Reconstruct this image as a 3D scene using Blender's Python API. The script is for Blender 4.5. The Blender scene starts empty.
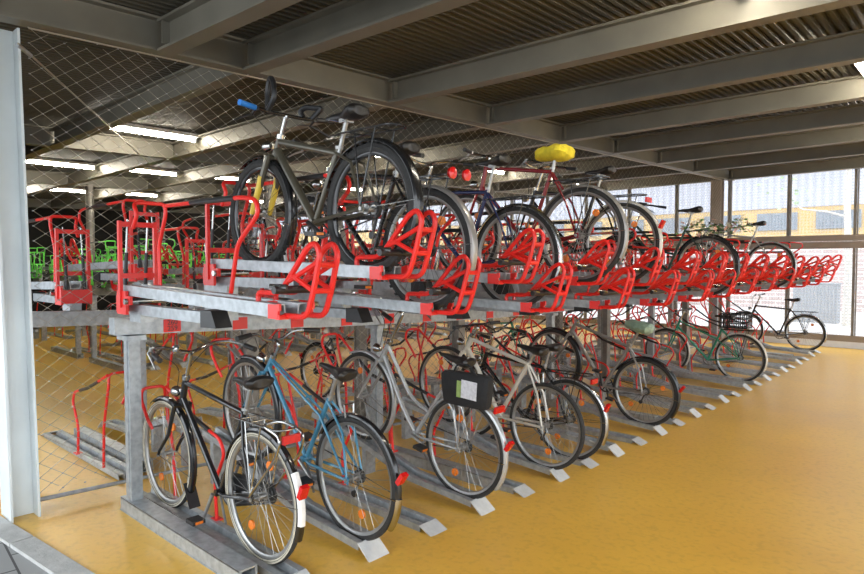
import bpy, math, random
from mathutils import Vector, Matrix
random.seed(7)
sc = bpy.context.scene
PI = math.pi

# ------------------------------------------------------------------ camera, sky, exposure
F = 622.0
yaw = math.atan(568 / F); pitch = math.atan(24 / F)
cam = bpy.data.cameras.new('camera'); cam_o = bpy.data.objects.new('camera', cam)
sc.collection.objects.link(cam_o); sc.camera = cam_o
cam.sensor_width = 36; cam.lens = F / 864 * 36; cam.clip_start = 0.05; cam.clip_end = 300
cam_o.location = (0, 0, 1.75)
cam_o.rotation_euler = (PI / 2 - pitch, 0, yaw)

w = bpy.data.worlds.new('overcast_sky'); sc.world = w; w.use_nodes = True
bg = w.node_tree.nodes['Background']
bg.inputs['Color'].default_value = (0.88, 0.94, 1.0, 1)
# overcast sky: three times brighter overhead than at the horizon
_n = w.node_tree.nodes; _l = w.node_tree.links
_tc = _n.new('ShaderNodeTexCoord'); _sx = _n.new('ShaderNodeSeparateXYZ'); _mr = _n.new('ShaderNodeMapRange')
_l.new(_tc.outputs['Generated'], _sx.inputs[0]); _l.new(_sx.outputs['Z'], _mr.inputs['Value'])
_mr.inputs['From Min'].default_value = 0.0; _mr.inputs['From Max'].default_value = 1.0
_mr.inputs['To Min'].default_value = 1.75; _mr.inputs['To Max'].default_value = 3.6
_l.new(_mr.outputs['Result'], bg.inputs['Strength'])
LAMP = 36.0
sc.view_settings.view_transform = 'Standard'; sc.view_settings.look = 'None'
sc.view_settings.gamma = 1; sc.view_settings.use_curve_mapping = False
sc.view_settings.exposure = 1.0

# ------------------------------------------------------------------ materials
def new_mat(name):
    m = bpy.data.materials.new(name); m.use_nodes = True
    return m, m.node_tree, m.node_tree.nodes['Principled BSDF']

def mat(name, col, rough=0.5, metal=0.0, var=0.0, scale=8.0, bump=0.0, col2=None, detail=6, coat=0.0, bscale=None):
    m, nt, b = new_mat(name)
    b.inputs['Roughness'].default_value = rough; b.inputs['Metallic'].default_value = metal
    b.inputs['Base Color'].default_value = (*col, 1)
    b.inputs['Coat Weight'].default_value = coat
    tc = nt.nodes.new('ShaderNodeTexCoord')
    n = nt.nodes.new('ShaderNodeTexNoise'); n.inputs['Scale'].default_value = scale; n.inputs['Detail'].default_value = detail
    nt.links.new(tc.outputs['Object'], n.inputs['Vector'])
    c2 = col2 or tuple(c * (1 - var) for c in col)
    r = nt.nodes.new('ShaderNodeValToRGB')
    r.color_ramp.elements[0].position = 0.35; r.color_ramp.elements[1].position = 0.65
    r.color_ramp.elements[0].color = (*c2, 1); r.color_ramp.elements[1].color = (*col, 1)
    nt.links.new(n.outputs['Fac'], r.inputs['Fac']); nt.links.new(r.outputs['Color'], b.inputs['Base Color'])
    if bump:
        n2 = nt.nodes.new('ShaderNodeTexNoise'); n2.inputs['Scale'].default_value = bscale or scale * 4
        nt.links.new(tc.outputs['Object'], n2.inputs['Vector'])
        bp = nt.nodes.new('ShaderNodeBump'); bp.inputs['Strength'].default_value = bump
        bp.inputs['Distance'].default_value = 0.01
        nt.links.new(n2.outputs['Fac'], bp.inputs['Height']); nt.links.new(bp.outputs['Normal'], b.inputs['Normal'])
    return m

M = {}
M['galv'] = mat('galvanised_steel', (0.44, 0.47, 0.49), 0.42, 0.5, 0.28, 22, 0.05)
M['galv_dull'] = mat('dull_galvanised_steel', (0.26, 0.24, 0.21), 0.5, 0.4, 0.25, 15, 0.05)
M['red'] = mat('red_powder_coat', (0.78, 0.022, 0.016), 0.33, 0, 0.12, 5)
M['green_coat'] = mat('green_powder_coat', (0.20, 0.90, 0.12), 0.35, 0, 0.12, 5)
M['black_plastic'] = mat('black_plastic', (0.018, 0.018, 0.019), 0.42, 0, 0.3, 20)
M['rubber'] = mat('tyre_rubber', (0.028, 0.027, 0.026), 0.75, 0, 0.35, 40, 0.3)
M['cream_rubber'] = mat('cream_tyre_rubber', (0.52, 0.48, 0.38), 0.7, 0, 0.25, 20)
M['chrome'] = mat('chrome', (0.50, 0.50, 0.49), 0.2, 1.0, 0.12, 12)
M['spoke'] = mat('steel_spoke', (0.40, 0.40, 0.39), 0.3, 0.8, 0.1, 30)
M['dark_spoke'] = mat('dark_spoke', (0.07, 0.07, 0.07), 0.4, 0.6, 0.1, 30)
M['alu'] = mat('brushed_aluminium', (0.40, 0.40, 0.39), 0.38, 0.85, 0.12, 20)
M['black_paint'] = mat('black_enamel', (0.012, 0.012, 0.013), 0.22, 0, 0.2, 9, coat=0.4)
M['blue_paint'] = mat('blue_enamel', (0.065, 0.24, 0.37), 0.28, 0.1, 0.15, 9, coat=0.4)
M['silver_paint'] = mat('silver_enamel', (0.46, 0.47, 0.47), 0.25, 0.4, 0.1, 9, coat=0.3)
M['white_paint'] = mat('pearl_white_enamel', (0.62, 0.59, 0.52), 0.28, 0.1, 0.1, 9, coat=0.4)
M['grey_paint'] = mat('grey_enamel', (0.30, 0.28, 0.26), 0.32, 0.4, 0.12, 9, coat=0.3)
M['bronze_paint'] = mat('dark_bronze_enamel', (0.10, 0.09, 0.065), 0.3, 0.3, 0.15, 9, coat=0.3)
M['navy_paint'] = mat('navy_enamel', (0.02, 0.03, 0.10), 0.25, 0.1, 0.15, 9, coat=0.3)
M['maroon_paint'] = mat('maroon_enamel', (0.20, 0.012, 0.018), 0.25, 0.1, 0.15, 9, coat=0.3)
M['green_paint'] = mat('teal_green_enamel', (0.03, 0.28, 0.17), 0.3, 0.1, 0.15, 9, coat=0.3)
M['dkgreen_paint'] = mat('bottle_green_enamel', (0.012, 0.05, 0.04), 0.3, 0.1, 0.15, 9, coat=0.3)
M['yellow_paint'] = mat('yellow_enamel', (0.72, 0.50, 0.06), 0.35, 0, 0.12, 9)
M['white_plastic'] = mat('white_plastic', (0.80, 0.79, 0.76), 0.4, 0, 0.08, 9)
M['red_lens'] = mat('red_lens', (0.62, 0.012, 0.012), 0.15, 0, 0.15, 50)
M['orange_lens'] = mat('orange_reflector', (0.85, 0.22, 0.03), 0.2, 0, 0.2, 70)
M['leather'] = mat('black_vinyl', (0.014, 0.013, 0.013), 0.35, 0, 0.3, 14, 0.15)
M['yellow_cloth'] = mat('yellow_cloth', (0.78, 0.62, 0.03), 0.85, 0, 0.3, 18, 0.4)
M['green_cloth'] = mat('pale_green_film', (0.30, 0.42, 0.32), 0.4, 0, 0.3, 16, 0.5)
M['blue_grip'] = mat('blue_rubber', (0.02, 0.20, 0.62), 0.5, 0, 0.2, 20)
M['cloth_black'] = mat('black_canvas', (0.014, 0.014, 0.015), 0.8, 0, 0.3, 25, 0.3)
M['paper'] = mat('printed_paper', (0.66, 0.66, 0.70), 0.6, 0, 0.25, 40)
M['green_print'] = mat('green_print', (0.30, 0.42, 0.12), 0.6, 0, 0.25, 40)
M['leaf'] = mat('garland_leaf', (0.10, 0.20, 0.05), 0.6, 0, 0.4, 20)
M['pale_leaf'] = mat('pale_green_leaf', (0.35, 0.48, 0.25), 0.7, 0, 0.3, 20)
M['plate'] = mat('sky_lit_galvanised_plate', (0.66, 0.67, 0.67), 0.45, 0.25, 0.12, 22)  # galvanised steel lightened: sky light on the rail tips put into the colour
M['flower_pink'] = mat('pale_pink_petals', (0.75, 0.42, 0.33), 0.7, 0, 0.25, 30)
M['flower_white'] = mat('cream_petals', (0.78, 0.72, 0.58), 0.7, 0, 0.2, 30)
M['neon'] = mat('yellow_green_plastic', (0.50, 0.72, 0.10), 0.5, 0, 0.3, 20)
M['beam'] = mat('grey_painted_steel', (0.175, 0.16, 0.125), 0.5, 0.2, 0.18, 3, 0.05)
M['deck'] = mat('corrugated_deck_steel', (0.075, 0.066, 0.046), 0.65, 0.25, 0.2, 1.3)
M['column'] = mat('blue_grey_painted_steel', (0.72, 0.77, 0.78), 0.45, 0.2, 0.12, 2.5, 0.04)
M['brown_steel'] = mat('taupe_painted_steel', (0.30, 0.25, 0.21), 0.5, 0.1, 0.12, 4)
M['wire'] = mat('steel_cable', (0.42, 0.38, 0.30), 0.4, 0.6, 0.1, 10)
M['kerb'] = mat('grey_kerb_concrete', (0.50, 0.50, 0.48), 0.85, 0, 0.2, 14, 0.3)
M['white_kerb'] = mat('white_painted_concrete', (0.78, 0.80, 0.84), 0.7, 0, 0.1, 5, 0.1)
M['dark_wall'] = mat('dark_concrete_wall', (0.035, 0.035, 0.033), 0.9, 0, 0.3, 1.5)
M['ground'] = mat('outdoor_concrete', (0.42, 0.41, 0.40), 0.9, 0, 0.15, 1.5)
M['yellow_wall'] = mat('yellow_render', (0.48, 0.30, 0.06), 0.8, 0, 0.08, 2)
M['shutter'] = mat('grey_blue_glazing', (0.12, 0.15, 0.17), 0.5, 0, 0.3, 6)
M['grey_box'] = mat('weathered_grey_board', (0.22, 0.24, 0.25), 0.8, 0, 0.2, 6)
M['bark'] = mat('pale_bark', (0.55, 0.52, 0.45), 0.9, 0, 0.3, 14, 0.3)

def emit_mat(name, col, s):
    m, nt, b = new_mat(name)
    b.inputs['Base Color'].default_value = (0.9, 0.9, 0.9, 1)
    b.inputs['Emission Color'].default_value = (*col, 1); b.inputs['Emission Strength'].default_value = s
    return m
M['tube_light'] = emit_mat('glowing_fluorescent_tube', (1.0, 0.93, 0.78), LAMP)
M['lamp_white'] = emit_mat('lit_lamp_lens', (1.0, 0.97, 0.88), 5)

# yellow coated floor with scuffs
def floor_mat():
    m, nt, b = new_mat('yellow_epoxy_floor'); L = nt.links.new
    tc = nt.nodes.new('ShaderNodeTexCoord')
    n1 = nt.nodes.new('ShaderNodeTexNoise'); n1.inputs['Scale'].default_value = 0.55; n1.inputs['Detail'].default_value = 8; n1.inputs['Roughness'].default_value = 0.62
    n2 = nt.nodes.new('ShaderNodeTexNoise'); n2.inputs['Scale'].default_value = 26; n2.inputs['Detail'].default_value = 5
    L(tc.outputs['Object'], n1.inputs['Vector']); L(tc.outputs['Object'], n2.inputs['Vector'])
    r = nt.nodes.new('ShaderNodeValToRGB')
    r.color_ramp.elements[0].position = 0.30; r.color_ramp.elements[0].color = (0.72, 0.40, 0.05, 1)
    r.color_ramp.elements[1].position = 0.70; r.color_ramp.elements[1].color = (0.88, 0.53, 0.08, 1)
    L(n1.outputs['Fac'], r.inputs['Fac'])
    mx = nt.nodes.new('ShaderNodeMix'); mx.data_type = 'RGBA'; mx.blend_type = 'MULTIPLY'
    r2 = nt.nodes.new('ShaderNodeValToRGB'); r2.color_ramp.elements[0].position = 0.32; r2.color_ramp.elements[0].color = (0.8, 0.78, 0.74, 1)
    r2.color_ramp.elements[1].position = 0.5; r2.color_ramp.elements[1].color = (1, 1, 1, 1)
    L(n2.outputs['Fac'], r2.inputs['Fac']); mx.inputs[0].default_value = 0.6
    L(r.outputs['Color'], mx.inputs[6]); L(r2.outputs['Color'], mx.inputs[7]); L(mx.outputs[2], b.inputs['Base Color'])
    b.inputs['Specular IOR Level'].default_value = 0.5
    rr = nt.nodes.new('ShaderNodeMapRange'); rr.inputs['To Min'].default_value = 0.22; rr.inputs['To Max'].default_value = 0.40
    L(n1.outputs['Fac'], rr.inputs['Value']); L(rr.outputs['Result'], b.inputs['Roughness'])
    bp = nt.nodes.new('ShaderNodeBump'); bp.inputs['Strength'].default_value = 0.12; bp.inputs['Distance'].default_value = 0.01
    L(n2.outputs['Fac'], bp.inputs['Height']); L(bp.outputs['Normal'], b.inputs['Normal'])
    return m
M['floor'] = floor_mat()

def paving_mat():
    m, nt, b = new_mat('grey_concrete_pavers'); L = nt.links.new
    tc = nt.nodes.new('ShaderNodeTexCoord')
    br = nt.nodes.new('ShaderNodeTexBrick'); br.inputs['Scale'].default_value = 1.0
    br.inputs['Brick Width'].default_value = 0.42; br.inputs['Row Height'].default_value = 0.28; br.inputs['Mortar Size'].default_value = 0.006
    br.inputs['Color1'].default_value = (0.26, 0.265, 0.26, 1); br.inputs['Color2'].default_value = (0.32, 0.325, 0.32, 1); br.inputs['Mortar'].default_value = (0.07, 0.07, 0.07, 1)
    mp = nt.nodes.new('ShaderNodeMapping'); mp.inputs['Rotation'].default_value = (0, 0, math.radians(5))
    L(tc.outputs['Object'], mp.inputs['Vector']); L(mp.outputs['Vector'], br.inputs['Vector']); L(br.outputs['Color'], b.inputs['Base Color'])
    b.inputs['Roughness'].default_value = 0.85
    return m
M['paving'] = paving_mat()

def brick_mat():
    m, nt, b = new_mat('pale_brick_wall'); L = nt.links.new
    tc = nt.nodes.new('ShaderNodeTexCoord'); mp = nt.nodes.new('ShaderNodeMapping'); mp.inputs['Rotation'].default_value = (PI / 2, 0, 0)
    br = nt.nodes.new('ShaderNodeTexBrick'); br.inputs['Scale'].default_value = 1.0
    br.inputs['Brick Width'].default_value = 0.5; br.inputs['Row Height'].default_value = 0.16; br.inputs['Mortar Size'].default_value = 0.012
    br.inputs['Color1'].default_value = (0.34, 0.25, 0.22, 1); br.inputs['Color2'].default_value = (0.40, 0.31, 0.28, 1); br.inputs['Mortar'].default_value = (0.7, 0.66, 0.62, 1)
    L(tc.outputs['Object'], mp.inputs['Vector']); L(mp.outputs['Vector'], br.inputs['Vector']); L(br.outputs['Color'], b.inputs['Base Color'])
    b.inputs['Roughness'].default_value = 0.9
    return m
M['brick'] = brick_mat()

def corr_white_mat():
    m, nt, b = new_mat('white_ribbed_cladding'); L = nt.links.new
    tc = nt.nodes.new('ShaderNodeTexCoord'); wv = nt.nodes.new('ShaderNodeTexWave'); wv.bands_direction = 'X'; wv.inputs['Scale'].default_value = 1.2
    L(tc.outputs['Object'], wv.inputs['Vector'])
    r = nt.nodes.new('ShaderNodeValToRGB'); r.color_ramp.elements[0].color = (0.26, 0.27, 0.31, 1); r.color_ramp.elements[1].color = (0.36, 0.37, 0.41, 1)
    L(wv.outputs['Fac'], r.inputs['Fac']); L(r.outputs['Color'], b.inputs['Base Color']); b.inputs['Roughness'].default_value = 0.6
    return m
M['cladding'] = corr_white_mat()

# facade screen: perforated sheet, holes are really see-through
def screen_mat():
    m, nt, b = new_mat('perforated_white_screen'); L = nt.links.new
    tc = nt.nodes.new('ShaderNodeTexCoord')
    v = nt.nodes.new('ShaderNodeTexVoronoi'); v.inputs['Scale'].default_value = 16; v.inputs['Randomness'].default_value = 0.0
    L(tc.outputs['Object'], v.inputs['Vector'])
    r = nt.nodes.new('ShaderNodeMapRange'); r.inputs['From Min'].default_value = 0.38; r.inputs['From Max'].default_value = 0.52
    r.inputs['To Min'].default_value = 0.04; r.inputs['To Max'].default_value = 0.24
    L(v.outputs['Distance'], r.inputs['Value'])
    tl = nt.nodes.new('ShaderNodeBsdfTranslucent'); tl.inputs['Color'].default_value = (0.6, 0.61, 0.66, 1)
    df = nt.nodes.new('ShaderNodeBsdfDiffuse'); df.inputs['Color'].default_value = (0.6, 0.61, 0.64, 1)
    m1 = nt.nodes.new('ShaderNodeMixShader'); m1.inputs[0].default_value = 0.35
    L(tl.outputs[0], m1.inputs[1]); L(df.outputs[0], m1.inputs[2])
    tr = nt.nodes.new('ShaderNodeBsdfTransparent'); m2 = nt.nodes.new('ShaderNodeMixShader')
    L(r.outputs['Result'], m2.inputs[0]); L(tr.outputs[0], m2.inputs[1]); L(m1.outputs[0], m2.inputs[2])
    L(m2.outputs[0], nt.nodes['Material Output'].inputs['Surface'])
    return m
M['screen'] = screen_mat()

# ------------------------------------------------------------------ mesh helpers
class MB:
    def __init__(s): s.v = []; s.f = []
    def add(s, vs, fs):
        o = len(s.v); s.v += [tuple(p) for p in vs]; s.f += [tuple(i + o for i in f) for f in fs]; return s
    def box(s, c, d, rot=None):
        h = [x / 2 for x in d]; P = []
        for sx in (-1, 1):
            for sy in (-1, 1):
                for sz in (-1, 1):
                    p = Vector((sx * h[0], sy * h[1], sz * h[2]))
                    if rot is not None: p = rot @ p
                    P.append(p + Vector(c))
        return s.add(P, [(0, 1, 3, 2), (4, 6, 7, 5), (0, 4, 5, 1), (2, 3, 7, 6), (0, 2, 6, 4), (1, 5, 7, 3)])
    def bb(s, x0, x1, y0, y1, z0, z1):
        return s.box(((x0 + x1) / 2, (y0 + y1) / 2, (z0 + z1) / 2), (abs(x1 - x0), abs(y1 - y0), abs(z1 - z0)))
    def tube(s, pts, r, n=8, closed=False, flat=1.0):
        pts = [Vector(p) for p in pts]; k = len(pts)
        rs = r if isinstance(r, (list, tuple)) else [r] * k
        T = []
        for i in range(k):
            if closed: t = pts[(i + 1) % k] - pts[i - 1]
            else: t = pts[min(i + 1, k - 1)] - pts[max(i - 1, 0)]
            T.append(t.normalized() if t.length > 1e-9 else Vector((0, 0, 1)))
        up = Vector((0, 0, 1)) if abs(T[0].z) < 0.9 else Vector((1, 0, 0))
        nrm = (up - T[0] * up.dot(T[0])).normalized(); V = []
        for i in range(k):
            nrm = nrm - T[i] * nrm.dot(T[i])
            if nrm.length < 1e-6: nrm = T[i].orthogonal()
            nrm.normalize(); b = T[i].cross(nrm)
            for j in range(n):
                a = 2 * PI * j / n
                V.append(pts[i] + nrm * (math.cos(a) * rs[i]) + b * (math.sin(a) * rs[i] * flat))
        Fs = []
        for i in range(k if closed else k - 1):
            i2 = (i + 1) % k
            for j in range(n):
                j2 = (j + 1) % n
                Fs.append((i * n + j, i * n + j2, i2 * n + j2, i2 * n + j))
        if not closed: Fs += [tuple(reversed(range(n))), tuple((k - 1) * n + j for j in range(n))]
        return s.add(V, Fs)
    def cyl(s, a, b, r, n=12, r2=None):
        return s.tube([a, b], [r, r2 if r2 is not None else r], n)
    def sweep(s, path, prof):
        """closed profile of (y, z) swept along a path of (x, z)"""
        V = []; n = len(prof); k = len(path)
        for i, (x, z) in enumerate(path):
            a = path[max(i - 1, 0)]; b = path[min(i + 1, k - 1)]
            th = math.atan2(b[1] - a[1], b[0] - a[0]); sg = 1 if math.cos(th) > 0 else -1
            for (py, pz) in prof: V.append((x - math.sin(th) * pz * sg, py, z + math.cos(th) * pz * sg))
        Fs = [(i * n + j, i * n + (j + 1) % n, (i + 1) * n + (j + 1) % n, (i + 1) * n + j) for i in range(k - 1) for j in range(n)]
        Fs += [tuple(reversed(range(n))), tuple((k - 1) * n + j for j in range(n))]
        return s.add(V, Fs)
    def revolve_xz(s, c, prof, n=40, a0=0, a1=2 * PI):
        """profile of (radius, y) turned about the Y axis through c"""
        full = abs(a1 - a0 - 2 * PI) < 1e-6; k = n if full else n + 1; m = len(prof); V = []
        for i in range(k):
            a = a0 + (a1 - a0) * i / n
            for (r, y) in prof: V.append((c[0] + math.cos(a) * r, c[1] + y, c[2] + math.sin(a) * r))
        Fs = []
        for i in range(n):
            i2 = (i + 1) % k
            for j in range(m):
                j2 = (j + 1) % m; Fs.append((i * m + j, i * m + j2, i2 * m + j2, i2 * m + j))
        if not full: Fs += [tuple(reversed(range(m))), tuple((k - 1) * m + j for j in range(m))]
        return s.add(V, Fs)
    def loft(s, rings):
        n = len(rings[0]); V = [p for r in rings for p in r]
        Fs = [(i * n + j, i * n + (j + 1) % n, (i + 1) * n + (j + 1) % n, (i + 1) * n + j) for i in range(len(rings) - 1) for j in range(n)]
        Fs += [tuple(reversed(range(n))), tuple((len(rings) - 1) * n + j for j in range(n))]
        return s.add(V, Fs)
    def mesh(s, name, m, smooth=True):
        me = bpy.data.meshes.new(name); me.from_pydata(s.v, [], s.f); me.update()
        me.materials.append(m)
        if smooth:
            me.polygons.foreach_set('use_smooth', [True] * len(me.polygons))
            try: me.set_sharp_from_angle(angle=math.radians(38))
            except Exception: pass
        return me
    def build(s, name, m, parent=None, smooth=True, loc=None):
        return link_mesh(name, s.mesh(name, m, smooth), parent, loc)

def link_mesh(name, me, parent=None, loc=None):
    o = bpy.data.objects.new(name, me); sc.collection.objects.link(o)
    if parent is not None: o.parent = parent
    if loc is not None: o.location = loc
    return o
def empty(name, loc=(0, 0, 0), rot=(0, 0, 0)):
    o = bpy.data.objects.new(name, None); o.empty_display_size = 0.1; sc.collection.objects.link(o)
    o.location = loc; o.rotation_euler = rot; return o
def tag(o, label, cat, group=None, kind=None):
    o['label'] = label; o['category'] = cat
    if group: o['group'] = group
    if kind: o['kind'] = kind
    return o
def struct(o, label=None):
    o['kind'] = 'structure'
    if label: o['label'] = label
    return o
CH = {}
def kids(o):
    return [c for c in sc.collection.objects if c.parent == o]
def tree_of(o):
    """list (object, index of parent in list) taken once, so copies are quick"""
    L = [(o, -1)]; i = 0; allo = list(sc.collection.objects)
    while i < len(L):
        for c in allo:
            if c.parent == L[i][0]: L.append((c, i))
        i += 1
    return L
def dup(tree, loc, rot=None):
    out = []
    for o, p in tree:
        c = o.copy(); sc.collection.objects.link(c); out.append(c)
        if p >= 0: c.parent = out[p]
    out[0].location = loc
    if rot is not None: out[0].rotation_euler = rot
    return out

def fillet(pts, r=0.04, n=4):
    P = [Vector(p) for p in pts]; out = [P[0]]
    for i in range(1, len(P) - 1):
        a, b, c = P[i - 1], P[i], P[i + 1]
        d1 = (a - b); d2 = (c - b); rr = min(r, d1.length * 0.48, d2.length * 0.48)
        p1 = b + d1.normalized() * rr; p2 = b + d2.normalized() * rr
        for k in range(n + 1):
            t = k / n; out.append(p1 * (1 - t) ** 2 + b * 2 * t * (1 - t) + p2 * t * t)
    out.append(P[-1]); return out

def lerp_table(T, x):
    if x <= T[0][0]: return T[0][1]
    for a, b in zip(T, T[1:]):
        if x <= b[0]: return a[1] + (b[1] - a[1]) * (x - a[0]) / (b[0] - a[0])
    return T[-1][1]
ZT = [(-40, .24), (-2, .24), (1.5, .16), (2.29, .127), (3.27, .08), (4.28, .045), (5.25, .012), (6.3, 0), (12, 0), (14, .05), (16, .08), (60, .08)]
def zf(Y): return lerp_table(ZT, Y)      # the hall floor falls gently towards a drain line

ORD = ['first', 'second', 'third', 'fourth', 'fifth', 'sixth', 'seventh', 'eighth', 'ninth', 'tenth', 'eleventh', 'twelfth', 'thirteenth', 'fourteenth', 'fifteenth', 'sixteenth', 'seventeenth', 'eighteenth', 'nineteenth', 'twentieth', 'twenty-first', 'twenty-second', 'twenty-third', 'twenty-fourth', 'twenty-fifth', 'twenty-sixth', 'twenty-seventh', 'twenty-eighth', 'twenty-ninth', 'thirtieth']

# ------------------------------------------------------------------ the setting
WY = 14.65          # facade plane
def kerb_y(x): return 1.002 + (x + 4.554) * 0.106 + 0.0
# floor
b = MB(); xs = [-36, -24, -16, -12, -8, -6, -4.55, -3.4, -2, 0, 3, 7, 10]
yk = [None, 1.5, 2, 2.6, 3.27, 3.8, 4.28, 5.25, 6.3, 8, 10, 12, 13, 14, 15.2]
V = []; nx = len(xs)
for y in yk:
    for x in xs:
        yy = kerb_y(x) if y is None else max(y, kerb_y(x) + .05)
        V.append((x, yy, zf(yy)))
Fc = [(i * nx + j, i * nx + j + 1, (i + 1) * nx + j + 1, (i + 1) * nx + j) for i in range(len(yk) - 1) for j in range(nx - 1)]
b.add(V, Fc); struct(b.build('floor', M['floor']), 'yellow coated hall floor')
# paving outside and kerb
b = MB(); P = []
for x in (-36, 10):
    for y, dz in ((kerb_y(x), -.004), (-8, 0)): P.append((x, y, zf(1.1) - .004))
b.add(P, [(0, 1, 3, 2)]); struct(b.build('ground_paving', M['paving']), 'grey pavers outside the hall')
th = math.atan(.106); c, s_ = math.cos(th), math.sin(th); R_ = Matrix.Rotation(th, 3, 'Z')
b = MB()
x = -7.0
while x < 5:
    b.box((x + .49, kerb_y(x + .49) - .065, zf(1) - .036), (.975, .12, .10), R_); x += .985
struct(b.build('trim_1', M['kerb'], smooth=False), 'row of grey kerb stones along the yellow floor')

# corrugated roof deck
def roof_z(Y): return 3.49 + (Y - 2) * 0.0245
b = MB(); V = []; Fc = []; x = -24.0; i = 0; Y0, Y1 = -2.2, 15.0; PZ = .075  # near overhang is unseen, extended to hold back overhead sky light
while x < 4.5:
    for (dx, dz) in ((0, 0), (.028, 0), (.038, .035), (.066, .035)):
        V += [(x + dx, Y0, roof_z(Y0) + dz), (x + dx, Y1, roof_z(Y1) + dz)]
    x += PZ
n = len(V) // 2
for i in range(n - 1): Fc.append((2 * i, 2 * i + 1, 2 * i + 3, 2 * i + 2))
b.add(V, Fc)
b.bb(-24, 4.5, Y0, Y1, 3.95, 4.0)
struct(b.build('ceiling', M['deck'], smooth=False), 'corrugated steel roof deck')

def ibeam(b, p0, p1, h=.22, wd=.13, tf=.018, tw=.010):
    """I-section from p0 to p1, points at the underside centre"""
    p0 = Vector(p0); p1 = Vector(p1); d = (p1 - p0); L = d.length; d.normalize()
    side = Vector((0, 0, 1)).cross(d).normalized(); up = d.cross(side)
    Rm = Matrix((d, side, up)).transposed(); c = (p0 + p1) / 2
    b.box(c + up * tf / 2, (L, wd, tf), Rm); b.box(c + up * (h - tf / 2), (L, wd, tf), Rm)
    b.box(c + up * h / 2, (L, tw, h - 2 * tf), Rm)
tn = 2
def beam(p0, p1, lab, h=.22, wd=.13, bolts=True):
    global tn
    b = MB(); ibeam(b, p0, p1, h, wd)
    p0v = Vector(p0); p1v = Vector(p1); d = (p1v - p0v).normalized()
    # end plate and bolts near the joint
    for q in (0.02,):
        Rm = Matrix.Rotation(math.atan2(d.y, d.x), 3, 'Z'); b.box(p0v + d * .07 + Vector((0, 0, h * .55)), (.012, wd * .9, h * .7), Rm)
    o = b.build('trim_%d' % tn, M['beam'], smooth=False); tn += 1; return struct(o, lab)
XB = -4.47
beam((XB, .95, 3.215), (XB, 14.8, 3.575), 'long main roof beam over the net fence', .24, .13)
CB = [(2.03, 3.235, -.05), (2.70, 3.255, -.045), (4.26, 3.295, -.033), (5.82, 3.335, -.013), (7.42, 3.375, -.005), (8.97, 3.415, 0), (10.6, 3.455, .012), (12.3, 3.50, .015), (14.4, 3.55, .018)]
for (y, z, s) in CB:
    beam((XB + .06, y, z), (4.4, y, z + s * 8.8 * .5), 'cross beam under the right roof bay', .22, .13)
# left bays: cross beams and further main beams
for (y, z, s) in CB:
    if y > 2.5: beam((XB - .06, y, z), (-9.0, y - .02, z - .02), 'cross beam behind the net fence', .22, .13)
    beam((-9.1, y, z), (-13.6, y, z - .02), 'cross beam in the middle bay', .22, .13)
    beam((-13.7, y, z), (-20, y, z - .02), 'cross beam in the far bay', .22, .13)
for X in (-9.05, -13.65, -20):
    beam((X, .95, 3.20), (X, 14.8, 3.545), 'long roof beam parallel to the fence', .24, .13)

# leaning-looking near column (H section)
def hcol(b, x0, x1, y, z0, z1, dx=0.0, d=.16, t=.014):
    # flanges normal to Y, web between
    def slab(xa, xb, ya, yb):
        b.add([(xa, ya, z0), (xb, ya, z0), (xb, yb, z0), (xa, yb, z0), (xa + dx, ya, z1), (xb + dx, ya, z1), (xb + dx, yb, z1), (xa + dx, yb, z1)],
              [(3, 2, 1, 0), (4, 5, 6, 7), (0, 1, 5, 4), (1, 2, 6, 5), (2, 3, 7, 6), (3, 0, 4, 7)])
    slab(x0, x1, y, y + t); slab(x0, x1, y + d - t, y + d)
    xm = (x0 + x1) / 2; slab(xm - .006, xm + .006, y + t, y + d - t)
b = MB(); hcol(b, -4.60, -4.385, 1.02, .165, 3.22, dx=-.19)
struct(b.build('wall_column', M['column'], smooth=False), 'pale blue-grey steel column at the left edge')
# far column at the facade
b = MB(); hcol(b, -4.72, -4.50, 14.2, .05, 3.56, d=.2); o = b.build('wall_column', M['brown_steel'], smooth=False); struct(o, 'taupe steel column at the facade')
# round columns in the back bays
for X, Y in ((-13.65, 4.67), (-13.65, 8.97), (-9.05, 5.85), (-9.05, 12.0), (-20, 4.3), (-20, 9.0)):
    b = MB(); b.cyl((X, Y, zf(Y)), (X, Y, 3.27 + (Y - 2) * .025), .075, 16)
    struct(b.build('wall_column', M['galv_dull']), 'round grey steel column in the back of the hall')

# facade: band, sill, kerb, mullions, screen
def sbox(name, m, lab, *a):
    b = MB(); b.bb(*a); return struct(b.build(name, M[m], smooth=False), lab)
sbox('wall_back_rail', 'brown_steel', 'taupe transom across the facade', -24, 5, WY - .03, WY + .07, 2.04, 2.18)
sbox('wall_back_rail', 'brown_steel', 'upper taupe transom across the facade', -24, 5, WY - .04, WY + .07, 2.19, 2.31)
sbox('wall_back_sill', 'brown_steel', 'taupe facade sill', -24, 5, WY - .03, WY + .09, .19, .31)
sbox('baseboard_back', 'white_kerb', 'white kerb under the facade', -24, 5, WY - .02, WY + .14, .03, .19)
sbox('wall_back_head', 'brown_steel', 'head rail of the facade', -24, 5, WY - .02, WY + .07, 3.60, 3.72)
b = MB(); k = 0
for k in range(-3, 19):
    X = -2.13 - 1.17 * k
    b2 = MB(); b2.bb(X - .022, X + .022, WY - .02, WY + .04, .31, 3.62); b2.bb(X + .035, X + .055, WY - .02, WY + .04, .31, 3.62)
    struct(b2.build('trim_%d' % tn, M['galv_dull'], smooth=False), 'slim facade mullion'); tn += 1
b = MB(); b.bb(-24, 5, WY + .075, WY + .078, .19, 3.7); struct(b.build('window_1', M['screen'], smooth=False), 'perforated see-through white screen on the facade')
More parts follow.
